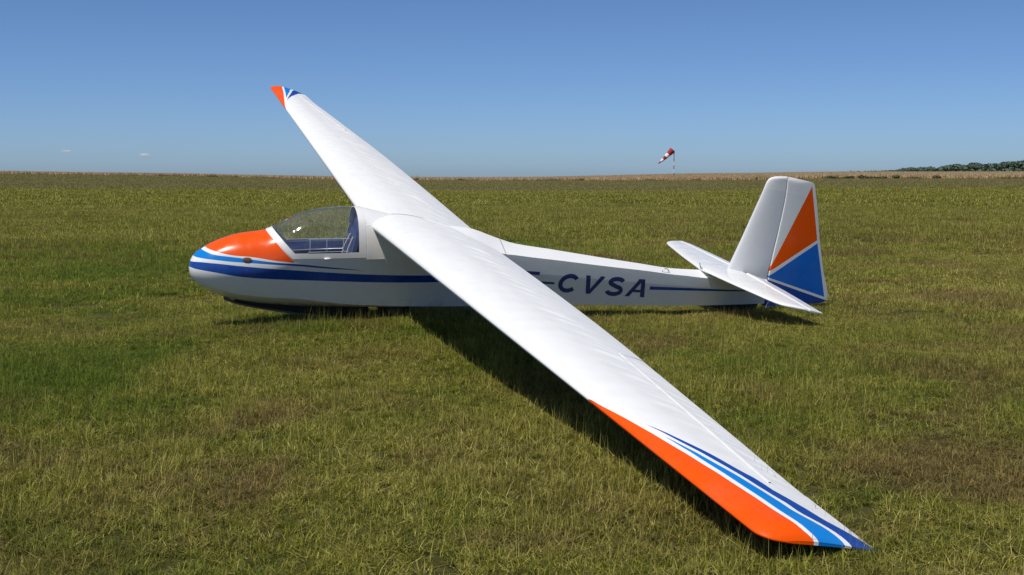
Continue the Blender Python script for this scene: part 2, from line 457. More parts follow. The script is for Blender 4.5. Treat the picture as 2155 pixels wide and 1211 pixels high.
# sliding side window on the near pane, latch, yaw string
def on_side(x, z, out=.004, s=-1): return (x, s*(fuselage_side(x, z) + out), z)
for name, pts in (('window_rail', [(1.07, .243), (1.45, .246)]), ('window_rail', [(1.07, .362), (1.46, .366)]),
                  ('window_post', [(1.088, .243), (1.090, .364)]), ('window_post', [(1.246, .244), (1.248, .364)]), ('window_post', [(1.403, .246), (1.405, .366)])):
    (xa, za), (xb, zb) = pts
    V, F = tube([on_side(xa+(xb-xa)*k/8, za+(zb-za)*k/8) for k in range(9)], .0035, 6)
    part(name, V, F, M_PLEX, canopy, 60)
V, F = tube([on_side(1.22 + .012*k, .178, .012) for k in range(6)], [.004, .010, .012, .012, .010, .004], 8); part('latch', V, F, M_WHITE, canopy, 60)
zt = F_TOP(.90); V, F = box_mesh(.893, .917, -.008, .008, zt - .012, zt + .006); V = [(x, y, z + (x-.905)*.54) for x, y, z in V]
part('yaw_string_tape', V, F, M_STRAP, canopy, None)
V, F = tube([(.915, .0, zt + .012), (.945, .004, zt + .028), (.975, .002, zt + .040)], .0018, 5); part('yaw_string', V, F, M_RED, canopy, 60)

# root fairings beside the canopy
for s in (-1, 1):
    V = []; nu, nw = 6, 10
    for k, out in ((0, .006), (1, -.004)):
        for i in range(nw):
            v = i/(nw-1); z = .485*(1-v) + .163*v
            xa = 1.634*(1-v) + 1.632*v; xb = 1.690*(1-v) + 1.805*v
            for j in range(nu):
                x = xa + (xb-xa)*j/(nu-1)
                V.append((x, s*(fuselage_side(x, z) + out + .006*v), z))
    n = nu*nw; F = grid_faces(nw, nu) + [f[::-1] for f in grid_faces(nw, nu, n)]
    rim = [j for j in range(nu)] + [i*nu + nu-1 for i in range(1, nw)] + [(nw-1)*nu + j for j in range(nu-2, -1, -1)] + [i*nu for i in range(nw-2, 0, -1)]
    for a, b in zip(rim, rim[1:] + rim[:1]): F.append((a, b, b+n, a+n))
    part('root_fairing', V, F, M_FRAME, None, 30)

# wings
def airfoil(u, tk):
    """upper and lower ordinate, share of chord"""
    th = 5*tk*(.2969*math.sqrt(u) - .126*u - .3516*u*u + .2843*u**3 - .1015*u**4)
    m, p = .050, .40
    c = m/p**2*(2*p*u - u*u) if u < p else m/(1-p)**2*((1-2*p) + 2*p*u - u*u)
    return c + th, c - th
wr = np.random.default_rng(5)
RIB = .265
rib_amp = wr.uniform(.35, 1.15, 64); rib_k = wr.uniform(-.25, .35, 64); rib_off = wr.uniform(-.03, .03, 64); rib_end = wr.uniform(.80, .97, 64); rib_start = wr.uniform(.40, .50, 64)
def cloth(u, x, a, side):
    """upper skin relief: sag between ribs and slanting tension folds behind the spar"""
    d = 0.
    sp = math.sin(math.pi*min(max((u-.36)/.64, 0), 1))
    ph = (a / RIB) % 1.0
    d -= .0058*sp*math.sin(math.pi*ph)
    d -= .0014*math.sin(math.pi*ph)*max(0, math.sin(math.pi*min(u/.40, 1)))
    i0 = int(a / RIB)
    for i in (i0-1, i0, i0+1, i0+2):
        if i < 0 or i > 29: continue
        for h in (0, .5):
            kk = rib_k[i] + (.35 if side < 0 else -.85) + h*.3
            x_sp = 1.69 + .42*(W_TE(a) - 1.69)
            c = (i + h + rib_off[i]*4)*RIB + kk*(x - x_sp)
            w = .017 + .040*max(0, u-.4)
            e = math.exp(-((a-c)/w)**2)
            s0 = rib_start[i] + h*.05; s1 = rib_end[i] - h*.12
            env = max(0, min(1, (u-s0)/.10))*max(0, min(1, (s1-u)/.22))
            if 4.55 < a < 6.9 and x > W_HINGE(a):                 # creased aileron cloth
                e2 = math.exp(-((a - c - .25*(x-W_HINGE(a)) - .05)/.014)**2)
                d -= .0085*rib_amp[(i*3+int(h*2)) % 64]*e2*min(1, (x-W_HINGE(a))/.03)*max(0, min(1, (W_TE(a)-.015-x)/.04))
            d += (.0105 if h == 0 else .0064)*rib_amp[(i*2+int(h*2)) % 64]*e*env*(1 - .75*min(1, max(0, (a-5.5)/.8)))
    if 4.55 < a < 6.95: d *= 1 - math.exp(-((x-W_HINGE(a))/.035)**2)
    return d
UU = [0, .0015, .006, .013, .025, .042, .065, .095, .13, .17, .21, .25, .29, .33, .365, .385, .40, .42, .44, .46, .48, .51, .54, .57, .60, .63, .66, .69, .72, .75, .78, .81, .84, .87, .90, .93, .96, .98, 1.0]
UL = [.96, .90, .80, .70, .58, .46, .35, .25, .17, .10, .05, .02, .006]
def wing_section(a, side):
    """closed outline for the station |y| = a: upper LE -> TE, lower TE -> LE"""
    xl, xt = W_LE(a), W_TE(a)
    c = xt - xl; tk = .150 - .035*(a/7.5)
    tip = 1.0 if a < 7.40 else max(.10, math.sqrt(max(0, 1 - ((a-7.40)/.105)**2)))
    P = []
    for u in UU:
        x = xl + c*u; z = wing_z(x, a) + airfoil(u, tk)[0]*c*tip + (cloth(u, x, a, side)*min(1, (7.36-a)/.1) if a < 7.36 else 0)
        if u == 1.0: z = wing_z(x, a) + .0015
        P.append((x, side*a, z))
    for u in UL:
        x = xl + c*u; P.append((x, side*a, wing_z(x, a) + airfoil(u, tk)[1]*c*tip))
    return P
wings = {}
for side, nm in ((-1, 'left'), (1, 'right')):
    ya = list(np.arange(.015, 4.39, .017)) + [4.395] + list(np.arange(4.41, 6.90, .017)) + [6.90, 6.915, 7.0, 7.1, 7.18, 7.24, 7.28, 7.32, 7.36, 7.40, 7.43, 7.455, 7.475, 7.49, 7.50]
    ya = sorted(set(round(float(v), 4) for v in ya))
    S = [wing_section(a, side) for a in ya]; m = len(S[0]); nU = len(UU)
    V = [p for s in S for p in s]; F = []; FA = []
    for i in range(len(ya)-1):
        for j in range(m):
            f = (i*m+j, i*m+(j+1) % m, (i+1)*m+(j+1) % m, (i+1)*m+j)
            F.append(f)
    F.append(tuple(range(m))); F.append(tuple((len(ya)-1)*m + k for k in range(m))[::-1])
    bw = bmesh.new(); vs = [bw.verts.new(p) for p in V]
    for f in F: bw.faces.new([vs[k] for k in f])
    bmesh.ops.recalc_face_normals(bw, faces=bw.faces)
    # cut the aileron out along its hinge line and ends
    h0, h1 = Vector((W_HINGE(4.40), side*4.40, 0)), Vector((W_HINGE(6.93), side*6.93, 0))
    hd = (h1 - h0).normalized(); hn = Vector((-hd.y, hd.x, 0)) * (1 if side > 0 else -1)
    if hn.x < 0: hn = -hn
    def cut(co, no, g):
        geom = list({v for f in g for v in f.verts}) + list({e for f in g for e in f.edges}) + g
        bmesh.ops.bisect_plane(bw, geom=geom, dist=1e-5, plane_co=co, plane_no=no)
    sel = lambda: [f for f in bw.faces if 4.2 < abs(f.calc_center_median().y) < 7.05 and f.calc_center_median().x > 2.0]
    e0 = Vector((2.342, side*4.636, 0)); e1 = Vector((2.2, side*6.91, 0)); e1n = Vector((0, side, 0))
    en = -Vector((.149, side*.251, 0)).normalized()          # slanting inboard end
    cut(h0, hn, sel()); cut(e0, en, sel()); cut(e1, e1n, sel())
    def in_ail(f):
        c = f.calc_center_median(); c.z = 0
        return (c-h0).dot(hn) > 0 and (c-e0).dot(en) < 0 and (c-e1).dot(e1n) < 0 and c.x > 2.0
    ail = [f for f in bw.faces if in_ail(f)]
    def sub(keep):
        b = bw.copy(); b.faces.index_update()
        ids = {f.index for f in ail}
        bmesh.ops.delete(b, geom=[f for f in b.faces if (f.index in ids) != keep], context='FACES')
        if keep:                                              # a few millimetres of gap and a slight droop
            cen = sum((v.co for v in b.verts), Vector())/len(b.verts)
            for v in b.verts:
                v.co.y = cen.y + (v.co.y-cen.y)*.9994
                back = (Vector((v.co.x, v.co.y, 0)) - h0).dot(hn)
                v.co += hn*.004*(1-min(1, back/.05)); v.co.z -= back*.012 + .0004
        for f in b.faces: f.smooth = True
        for e in b.edges:
            if len(e.link_faces) == 2 and e.calc_face_angle(0) > R(28): e.smooth = False
        me = bpy.data.meshes.new('wing'); b.to_mesh(me); b.free(); return me
    bw.faces.index_update()
    w = part_data('wing', sub(False), M_WING, None, None)
    w['label'] = 'near wing with its tip in the grass' if side < 0 else 'far wing raised above the horizon'
    part_data('aileron', sub(True), M_WING, w, None)
    bw.free(); wings[side] = w
    # hinge cover strip along the aileron gap
    V = []; yy = np.linspace(4.64, 6.915, 40)
    for a in yy:
        x = W_HINGE(a)
        xl, xt = W_LE(a), W_TE(a); c = xt-xl; u = (x-xl)/c; z = wing_z(x, a) + airfoil(u, .15-.035*a/7.5)[0]*c + .001
        for dx, dz in ((-.009, -.002), (-.007, .0045), (.004, .0045), (.006, -.003)): V.append((x+dx, side*a, z + dz))
    part('hinge_strip', V, grid_faces(40, 4), M_WHITE, w, 40)

# fin and rudder
FIN_LE = knots((-.35, 5.62), (-.065, 5.728), (.249, 5.851), (.545, 5.961), (.737, 6.033), (.80, 6.054), (.85, 6.072), (.885, 6.100), (.903, 6.135), (.913, 6.19))
HINGE = knots((-.56, 6.20), (-.229, 6.200), (-.023, 6.220), (.324, 6.270), (.757, 6.314), (.913, 6.316))
RUD_TE = knots((-.56, 6.90), (-.53, 7.02), (-.515, 7.040), (-.157, 6.934), (.186, 6.836), (.523, 6.758), (.779, 6.690), (.82, 6.677), (.84, 6.655), (.87, 6.52), (.908, 6.33))
def sym_af(u): return 5*(.2969*math.sqrt(u) - .126*u - .3516*u*u + .2843*u**3 - .1036*u**4)
zs = np.concatenate([np.linspace(-.34, .80, 26), [.83, .85, .868, .882, .894, .904, .911]])
V = []; uu = [0, .01, .04, .1, .2, .32, .45, .6, .75, .88, 1]; m = 2*len(uu) - 1
for z in zs:
    a, b = FIN_LE(z), HINGE(z) - .004; tkk = (.052 - .026*min(1, max(0, (z+.1)/1.0)))*(1 if z < .893 else math.sqrt(max(.02, (.913-z)/.020)))
    h = [(a + (b-a)*u, tkk*(1.9*sym_af(u*.62) if u > 0 else 0)) for u in uu]
    for x, y in h: V.append((x, -y - .0003*(x > a), z))
    for x, y in h[:0:-1]: V.append((x, y, z))
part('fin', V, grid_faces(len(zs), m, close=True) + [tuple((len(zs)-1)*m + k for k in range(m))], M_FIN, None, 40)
zs = np.concatenate([[-.555, -.545, -.53], np.linspace(-.515, .77, 26), [.80, .82, .835, .845, .855, .865, .875, .885, .893, .900, .905]])
V = []; m = 10
for z in zs:
    a, b = HINGE(z) + .006, RUD_TE(z); tkk = (.046 - .022*min(1, max(0, (z+.1)/1.0)))*(1 if z < .885 else .75)
    prof = [(0, .55), (.02, .92), (.08, 1), (.5, .55), (1, .06)]
    for u, h in prof: V.append((a + (b-a)*u, -tkk*h, z))
    for u, h in prof[::-1]: V.append((a + (b-a)*u, tkk*h, z))
part('rudder', V, grid_faces(len(zs), m, close=True) + [tuple(range(m)), tuple((len(zs)-1)*m + k for k in range(m))], M_RUD, None, 35)
V, F = tube([(HINGE(z) + .001, 0, z) for z in np.linspace(-.3, .9, 12)], .012, 6); part('rudder_hinge', V, F, M_STEEL, None, 60)

# tailplane and elevators
T_LE = knots((0, 5.365), (.55, 5.44), (.95, 5.512), (1.20, 5.560), (1.29, 5.595), (1.345, 5.645), (1.40, 5.76), (1.45, 5.86))
T_TE = knots((0, 6.105), (.5, 6.09), (1.0, 6.05), (1.46, 6.0))
def T_H(a): return 5.885 - .035*a
def tz(x): return -.118 - .115*(x - 5.45)
yt = np.concatenate([np.linspace(0, 1.18, 20), [1.22, 1.26, 1.30, 1.33, 1.355, 1.38, 1.41, 1.435]])
ut = [0, .006, .03, .08, .16, .28, .42, .58, .75, .9, 1]
V = []; m = 2*len(ut) - 1; full = np.concatenate([-yt[:0:-1], yt])
for y in full:
    a = abs(y); x0, x1 = T_LE(a), max(T_H(a), T_LE(a) + .004); k = .044*(1-.45*a/1.4)*(1 if a < 1.3 else math.sqrt(max(.03, 1-((a-1.3)/.15)**2)))
    h = [(x0 + (x1-x0)*u, k*1.75*sym_af(u*.68)) for u in ut]
    wob = .0016*math.sin(a*24)*(a < 1.2)
    for x, z in h: V.append((x, y, tz(x) + z + (wob if .1 < (x-x0) < .4 else 0)))
    for x, z in h[:0:-1]: V.append((x, y, tz(x) - z))
stab = part('tailplane', V, grid_faces(len(full), m, close=True) + [tuple(range(m)), tuple((len(full)-1)*m + k for k in range(m))], M_WHITE, None, 40)
for s in (-1, 1):
    ye = np.concatenate([[.11], np.linspace(.16, 1.38, 18), [1.42, 1.45, 1.462]]); V = []
    prof = [(0, .65), (.06, .98), (.15, 1.0), (.5, .6), (1, .05)]
    for a in ye:
        x0, x1 = T_H(a) + .007, T_TE(a) - (.10*(1 - (a-.11)/.05) if a < .16 else 0); k = .034*(1-.45*a/1.4)*(1 if a < 1.43 else .5)
        for sg in (1, -1):
            for u, h in (prof if sg > 0 else prof[::-1]):
                x = x0 + (x1-x0)*u; V.append((x, s*a, tz(x) - (x-x0)*.09 + sg*k*h))
    part('elevator', V, grid_faces(len(ye), 10, close=True) + [tuple(range(10)), tuple((len(ye)-1)*10 + k for k in range(10))], M_WHITE, stab, 35)
# raised cuff where the tailplane sits on the fuselage
V, F = tube([(5.375, -.05, tz(5.37) + .02), (5.36, -.02, tz(5.36) + .045), (5.39, .05, tz(5.37) + .05)], .006, 6); part('tailplane_lock', V, F, M_STEEL, stab, 60)

# undercarriage: wooden nose skid, main wheel, tail shoe
sk = [(.318, -.262), (.42, -.305), (.538, -.338), (.68, -.370), (.81, -.395), (1.0, -.432), (1.15, -.458), (1.35, -.480), (1.55, -.490), (1.72, -.488)]
V = []
for x, z in sk:
    for y, dz in ((-.045, 0), (-.045, -.016), (.045, -.016), (.045, 0)): V.append((x, y, z + dz + .006))
n = len(sk); part('nose_skid', V, grid_faces(n, 4, close=True) + [(0, 1, 2, 3), tuple((n-1)*4 + k for k in (3, 2, 1, 0))], simple('skid_wood', (.16, .12, .08), .6, grain=.4), None, 30)
V = []
for x, z in sk[1:]:
    for y, zz in ((-.03, z + .004), (-.03, F_KEEL(x) + .03), (.03, F_KEEL(x) + .03), (.03, z + .004)): V.append((x, y, zz))
part('skid_rubber', V, grid_faces(n-1, 4, close=True) + [(0, 1, 2, 3), tuple((n-2)*4 + k for k in (3, 2, 1, 0))], M_BLACK, None, 30)
def lathe_y(c, prof, seg=28):
    V = []
    for k in range(seg):
        t = 2*math.pi*k/seg
        for r, y in prof: V.append((c[0] + r*math.cos(t), c[1] + y, c[2] + r*math.sin(t)))
    n = len(prof); F = []
    for k in range(seg):
        for j in range(n-1):
            a, b = k*n + j, ((k+1) % seg)*n + j; F.append((a, b, b+1, a+1))
    return V, F
wheel = part('main_wheel', *lathe_y((1.98, 0, -.41), [(.0, -.035), (.085, -.035), (.09, -.028), (.09, .028), (.085, .035), (0, .035)]), simple('wheel_hub', (.05, .05, .05), .5), None, 30)
part('tyre', *lathe_y((1.98, 0, -.41), [(.088, -.03), (.11, -.048), (.14, -.05), (.158, -.035), (.163, 0), (.158, .035), (.14, .05), (.11, .048), (.088, .03)]), M_BLACK, wheel, 50)
V = [(x, y, z) for x, zt_, zb_, w_ in ((5.48, -.50, -.515, .012), (5.60, -.50, -.555, .022), (5.74, -.50, -.595, .030), (6.02, -.505, -.606, .032), (6.10, -.505, -.585, .028), (6.13, -.51, -.55, .02)) for y, z in ((-w_, zt_), (-w_, zb_), (w_, zb_), (w_, zt_))]
part('tail_skid', V, grid_faces(6, 4, close=True) + [(0, 1, 2, 3), (23, 22, 21, 20)], M_BLACK, None, 30)

# small fittings
V, F = tube([(.02, 0, .02), (-.008, 0, .014), (-.018, 0, .010)], [.010, .009, .006], 8); part('pitot_tube', V, F, M_BLACK, None, 60)
V, F = tube([(.045, 0, -.085), (.02, 0, -.075), (.012, 0, -.06)], .008, 8); part('tow_hook', V, F, M_STEEL, None, 60)
V = []; 
for r, out in ((1.0, .001), (1.0, .007), (.8, .009), (0.05, .009)):
    for k in range(20):
        t = 2*math.pi*k/20; x = .512 + .042*r*math.cos(t); z = .172 + .021*r*math.sin(t)
        V.append((x, -(fuselage_side(x, z) + out), z))
part('air_vent', V, grid_faces(4, 20, close=True) + [tuple(60 + k for k in range(20))], M_BROWN, None, 40)
pts = []
for k in range(13):
    t = math.pi*k/12; x = 4.90 - .045*math.cos(t); pts.append((x, -.128 + .0*k, F_TOP(x) - .045 + .062*math.sin(t)))
V, F = tube(pts, .005, 6); part('lift_handle', V, F, M_STEEL, None, 60)
# cover strip across the spine behind the wing
V = []
for x in (3.055, 3.062):
    s = fuselage_section(x)[-10:]
    for y, z in list(s) + [(-y, z) for y, z in s[-2::-1]]: V.append((x, y*1.0, z + .0022))
part('spine_seam', V, grid_faces(2, len(V)//2), M_STEEL, None, 40)

# registration letters on the fuselage side, each a thin sheet lying on the skin
def baseline(x): return -.273 - .106*(x - 3.76)
LH = .206
def letter(name, quads, step=.0007):
    """quads in (u metres along x, v 0..1 up); each split and laid on the skin"""
    V = []; F = []
    for qi, q in enumerate(quads):
        n = 10 if step else 2; off = len(V)
        for i in range(n+1):
            for j in (0, 1, 2, 3):
                a = [q[0][k] + (q[3][k]-q[0][k])*i/n for k in (0, 1)]; b = [q[1][k] + (q[2][k]-q[1][k])*i/n for k in (0, 1)]
                u = a[0] + (b[0]-a[0])*j/3; v = a[1] + (b[1]-a[1])*j/3
                x = u; z = baseline(u) + LH*v
                V.append((x, -(fuselage_side(x, z) + .0022 + step*qi), z))
        F += grid_faces(n+1, 4, off)
    o = part(name, V, F, M_LETTER, fuselage, None)
    return o
def ribbon(pts, w):
    """stroke of constant width through (u, v) points"""
    P = [np.array([u, v*LH]) for u, v in pts]; Lft = []; Rgt = []
    for i, p in enumerate(P):
        d = P[min(i+1, len(P)-1)] - P[max(i-1, 0)]; d = d/np.linalg.norm(d); nrm = np.array([-d[1], d[0]])*w/2
        Lft.append(p+nrm); Rgt.append(p-nrm)
    s = lambda p: (p[0], p[1]/LH)
    return [(s(Lft[i]), s(Rgt[i]), s(Rgt[i+1]), s(Lft[i+1])) for i in range(len(P)-1)]
sw = .047
def ell(cu, cv, ru, rv, t0, t1, n=18, sl=.045):
    return [(cu + ru*math.cos(R(t0+(t1-t0)*k/n)) + sl*(cv + rv*math.sin(R(t0+(t1-t0)*k/n)) - .5), cv + rv*math.sin(R(t0+(t1-t0)*k/n))) for k in range(n+1)]
letter('letter', [((3.205, 1.0), (3.205, .83), (3.437, .83), (3.442, 1.0)), ((3.160, 0), (3.203, 0), (3.248, 1.0), (3.205, 1.0)), ((3.19, .57), (3.19, .42), (3.37, .42), (3.375, .57))])   # F
letter('hyphen', [((3.468, .50), (3.462, .385), (3.612, .385), (3.618, .50))])
letter('letter', ribbon(ell(3.777, .5, .092, .405, 38, 318, 26), sw), 0)                                                                       # C
letter('letter', [((3.960, 1.0), (4.010, 1.0), (4.030, 0), (3.984, 0)), ((4.130, 1.0), (4.184, 1.0), (4.032, 0), (3.986, 0))])           # V
S = ell(4.318, .715, .078, .205, 25, 195, 14, .03) + ell(4.308, .285, .082, .210, 75, -165, 18, .03)
letter('letter', ribbon(S, sw), 0)                                                                                                               # S
letter('letter', [((4.438, 0), (4.490, 0), (4.634, 1.0), (4.582, 1.0)), ((4.622, 0), (4.673, 0), (4.650, 1.0), (4.602, 1.0)), ((4.53, .40), (4.512, .26), (4.65, .26), (4.65, .40))])  # A

# ---------------------------------------------------------------- the ground: one sheet out to the horizon
IMGX = lambda px: math.degrees(math.atan((px - 1077.5)/2480.36))
AZ_E = np.array([-90, IMGX(0), IMGX(400), IMGX(700), IMGX(1000), IMGX(1400), IMGX(1520), IMGX(1700), IMGX(2155), 90])
Z_E = np.array([1.95, 1.89, 1.38, .66, .44, .44, .55, 1.02, 1.05, 1.1])
AZ_F = np.array([-90, IMGX(0), IMGX(400), IMGX(700), IMGX(1000), IMGX(1100), IMGX(1250), IMGX(1500), IMGX(1800), IMGX(2155), 90])
Z_F = np.array([1.7, 1.6, 1.0, .2, .0, .25, .9, 1.85, 2.25, 2.25, 2.2])
def field_edge(az): return 280 - 80*smoothstep(IMGX(1430), IMGX(1700), az)
def ground_z(x, y):
    x = np.asarray(x, float); y = np.asarray(y, float)
    d = np.hypot(x, y); az = np.degrees(np.arctan2(x, np.maximum(np.abs(y), 1e-6)))
    D = field_edge(az); ze = np.interp(az, AZ_E, Z_E); zf = np.interp(az, AZ_F, Z_F)
    z = ze*smoothstep(0, 1, (d-35)/(D-35))
    k = np.clip((d-D)/(420-D), 0, 1); z = np.where(d > D, ze + (zf-ze)*k, z)
    z = np.where(d > 420, zf - (d-420)*.006, z)
    z = z + .085*np.exp(-((x+1.3)**2 + (y-11.9)**2)/2.6)                       # slight rise under the fuselage
    z = z - .035*np.exp(-((x-1.15)**2 + (y-4.5)**2)/.5)                        # the tip lies in a shallow dip
    z = z + (vnoise(x*.5+31, y*.5+7)-.5)*.035*smoothstep(3, 9, d)*(1-smoothstep(60, 120, d))
    return z
def make_ground_mat():
    t = NT('turf_soil'); p = t.pos(); x, y, z = t.xyz(p)
    dist = t.m('SQRT', t.m('ADD', t.m('MULTIPLY', x, x), t.m('MULTIPLY', y, y)))
    n1 = t.noise(p, .35, 4); n2 = t.noise(p, 3.1, 5); n3 = t.noise(p, 38, 4)
    soil = t.mix(n3, (.032, .034, .009), (.085, .078, .024))
    turf = t.mix(t.ramp(n1, .35, .65), (.10, .11, .026), (.165, .14, .05))
    turf = t.mix(t.ramp(n2, .4, .7, 0, .6), turf, (.075, .08, .020))
    c = t.mix(t.ramp(dist, 40, 150), soil, turf)
    az = t.m('ARCTAN2', x, y)
    wheat = t.mix(n2, (.30, .20, .085), (.42, .30, .14))
    edge = t.ramp(az, R(IMGX(1430)), R(IMGX(1700)), 280, 200)
    c = t.mix(t.m('GREATER_THAN', dist, edge), c, wheat)
    t.put(t.b.inputs['Base Color'], c); t.put(t.b.inputs['Roughness'], .95)
    t.put(t.b.inputs['Specular IOR Level'], .1)
    t.bump(n3, .6, .02)
    return t.mat
rad = [0.0] + list(np.geomspace(1.2, 420, 92)) + list(np.geomspace(450, 4000, 14))
azs = np.radians(np.concatenate([np.arange(-36, 36.01, .75), np.arange(40, 321, 5)]))
V = [(0, 0, float(ground_z(0, 0)))]
for r_ in rad[1:]:
    X = r_*np.sin(azs); Y = r_*np.cos(azs); Z = ground_z(X, Y)
    V += list(zip(X, Y, Z))
n = len(azs)
F = [(0, 1+k, 1+(k+1) % n) for k in range(n)] + grid_faces(len(rad)-1, n, 1, close=True)
ground = link_mesh('ground', V, F, make_ground_mat(), None, 80)
tag(ground, 'grass airfield sheet rising gently to the field edge', kind='structure')

# ---------------------------------------------------------------- grass: blades in patches, instanced over the airfield
def make_grass_mat():
    t = NT('grass_blade'); p = t.pos(); x, y, z = t.xyz(p)
    tint = t.attr('tint').outputs['Fac']; h = t.attr('along').outputs['Fac']
    dist = t.m('SQRT', t.m('ADD', t.m('MULTIPLY', x, x), t.m('MULTIPLY', y, y)))
    big = t.noise(p, .22, 3, .5, .6); mid = t.noise(p, 1.1, 4, .6, .4); fine = t.noise(p, 6, 3)
    green = t.mix(fine, (.050, .098, .005), (.125, .185, .012))
    olive = t.mix(fine, (.155, .155, .012), (.27, .25, .030))
    straw = t.mix(fine, (.29, .245, .060), (.48, .43, .145))
    side = t.m('MULTIPLY_ADD', t.m('MULTIPLY', x, t.ramp(dist, 13, 30, .044, 0.)), t.ramp(dist, 6, 9.5), t.ramp(dist, 5.5, 9, .13, .02))                                  # the right of the field is drier
    dry = t.m('ADD', t.m('MULTIPLY_ADD', t.m('ADD', t.m('MULTIPLY', t.ramp(big, .28, .72), .62), t.m('MULTIPLY', t.ramp(mid, .25, .75), .42)), t.ramp(dist, 9, 40, 1., .45), t.ramp(dist, 9, 40, 0., .30)), side)
    far = t.ramp(dist, 12, 45, .02, .17)
    dry = t.m('ADD', dry, far)
    c = t.mix(t.ramp(t.m('ADD', dry, t.m('MULTIPLY', tint, .55)), .45, 1.10), green, olive)
    c = t.mix(t.ramp(t.m('ADD', t.m('MULTIPLY', dry, .48), tint), 1.02, 1.30), c, straw)
    c = t.mix(t.ramp(h, .1, 1.0, 0, .35), c, t.mix(.5, c, (.30, .27, .11)))
    brown = t.mix(fine, (.130, .088, .030), (.27, .195, .075))
    wet = t.m('ADD', t.noise(p, .55, 4, .65, .8), t.m('ADD', t.m('MULTIPLY', t.ramp(x, -2, 5), .07), t.ramp(dist, 5.5, 8, .04, 0)))
    dead = t.m('MULTIPLY', t.ramp(wet, .50, .72), t.ramp(dist, 25, 60, .80, .25))
    c = t.mix(dead, c, brown)
    c = t.mix(t.ramp(dist, 105, 118, 0, .65), c, (.20, .17, .085))                       # the mown strip along the corn
    lm = t.new('ShaderNodeVectorMath', operation='SCALE'); t.put(lm.inputs[0], c); t.put(lm.inputs['Scale'], t.attr('lum').outputs['Fac']); c = lm.outputs[0]
    t.put(t.b.inputs['Base Color'], c); t.put(t.b.inputs['Roughness'], .55); t.put(t.b.inputs['Specular IOR Level'], .12)
    tl = t.new('ShaderNodeBsdfTranslucent'); t.t.links.new(c, tl.inputs['Color'])
    mx = t.new('ShaderNodeMixShader'); mx.inputs[0].default_value = .28
    t.t.links.new(t.b.outputs[0], mx.inputs[1]); t.t.links.new(tl.outputs[0], mx.inputs[2])
    t.t.links.new(mx.outputs[0], t.out.inputs['Surface'])
    return t.mat
M_GRASS = make_grass_mat()
def blade_patch(name, size, count, hmin, hmax, w, seg, flat, stems, seed, mat, tuft=0., stem_h=(.10, .17), lumvar=.48):
    g = np.random.default_rng(seed)
    if tuft:
        nt = max(1, int(count*tuft)); cx = g.uniform(-.5, .5, (nt, 2))*size
        own = g.integers(0, nt, count); base = cx[own] + g.normal(0, .35*size/math.sqrt(nt), (count, 2)); tt = g.uniform(-.25, .25, nt)[own]; th = g.uniform(.7, 1.25, nt)[own]
    else:
        base = g.uniform(-.5, .5, (count, 2))*size; tt = np.zeros(count); th = np.ones(count)
    yaw = g.uniform(0, 2*math.pi, count); L = (hmin + (hmax-hmin)*g.beta(2, 3.2, count))*th
    lean = np.abs(g.normal(.25, .30, count)); curl = g.normal(.9, .8, count)
    tint = np.clip(g.beta(2, 2.6, count) + tt, 0, 1); wid = w*g.uniform(.65, 1.3, count)
    fl = g.random(count) < flat
    lean[fl] = g.uniform(1.0, 1.5, fl.sum()); L[fl] *= g.uniform(.7, 1.3, fl.sum()); tint[fl] = np.clip(tint[fl] + .35, 0, 1)
    st = g.random(count) < stems
    L[st] = g.uniform(*stem_h, st.sum()); lean[st] = np.abs(g.normal(.12, .22, st.sum())); curl[st] = g.normal(.3, .5, st.sum()); wid[st] *= .62; tint[st] = g.uniform(.72, 1, st.sum())
    V = np.zeros((count, seg+1, 2, 3)); A = np.zeros((count, seg+1, 2)); 
    pos = np.stack([base[:, 0], base[:, 1], np.zeros(count) + np.where(fl, .004 + .02*g.random(count), -.006)], 1)
    dirx = np.stack([np.cos(yaw), np.sin(yaw)], 1); tw = yaw + math.pi/2 + g.normal(0, .5, count)
    lum = np.clip(np.exp(g.normal(.15, lumvar, count)) * (1 + 1.3*tt), .25, 2.1); lum[fl] *= .70; lum[st] = np.clip(lum[st]*1.25, .9, 1.9)
    wx = np.stack([np.cos(tw), np.sin(tw), np.zeros(count)], 1)
    ang = lean.copy()
    for s in range(seg+1):
        f = s/seg; ww = wid*(1 - f**1.6*.93)*.5
        V[:, s, 0] = pos - wx*ww[:, None]; V[:, s, 1] = pos + wx*ww[:, None]; A[:, s] = f
        step = L/seg
        pos = pos + np.stack([dirx[:, 0]*np.sin(ang)*step, dirx[:, 1]*np.sin(ang)*step, np.cos(ang)*step], 1)
        pos[:, 2] = np.maximum(pos[:, 2], .002)
        ang = np.clip(ang + curl/seg*np.where(fl, .15, 1), -.2, 1.9)
    nvb = (seg+1)*2
    idx = np.arange(count)[:, None, None]*nvb + np.arange(seg)[None, :, None]*2 + np.array([0, 1, 3, 2])[None, None, :]
    me = bpy.data.meshes.new(name)
    me.vertices.add(count*nvb); me.vertices.foreach_set('co', V.reshape(-1).astype(np.float32))
    nf = count*seg; me.loops.add(nf*4); me.loops.foreach_set('vertex_index', idx.reshape(-1).astype(np.int32))
    me.polygons.add(nf); me.polygons.foreach_set('loop_start', np.arange(nf, dtype=np.int32)*4)
    me.update(calc_edges=True); me.polygons.foreach_set('use_smooth', np.ones(nf, bool))
    a = me.attributes.new('tint', 'FLOAT', 'POINT'); a.data.foreach_set('value', np.repeat(tint, nvb).astype(np.float32))
    a = me.attributes.new('along', 'FLOAT', 'POINT'); a.data.foreach_set('value', A.reshape(-1).astype(np.float32))
    a = me.attributes.new('lum', 'FLOAT', 'POINT'); a.data.foreach_set('value', np.repeat(lum, nvb).astype(np.float32))
    me.materials.append(mat)
    return bpy.data.objects.new(name, me)
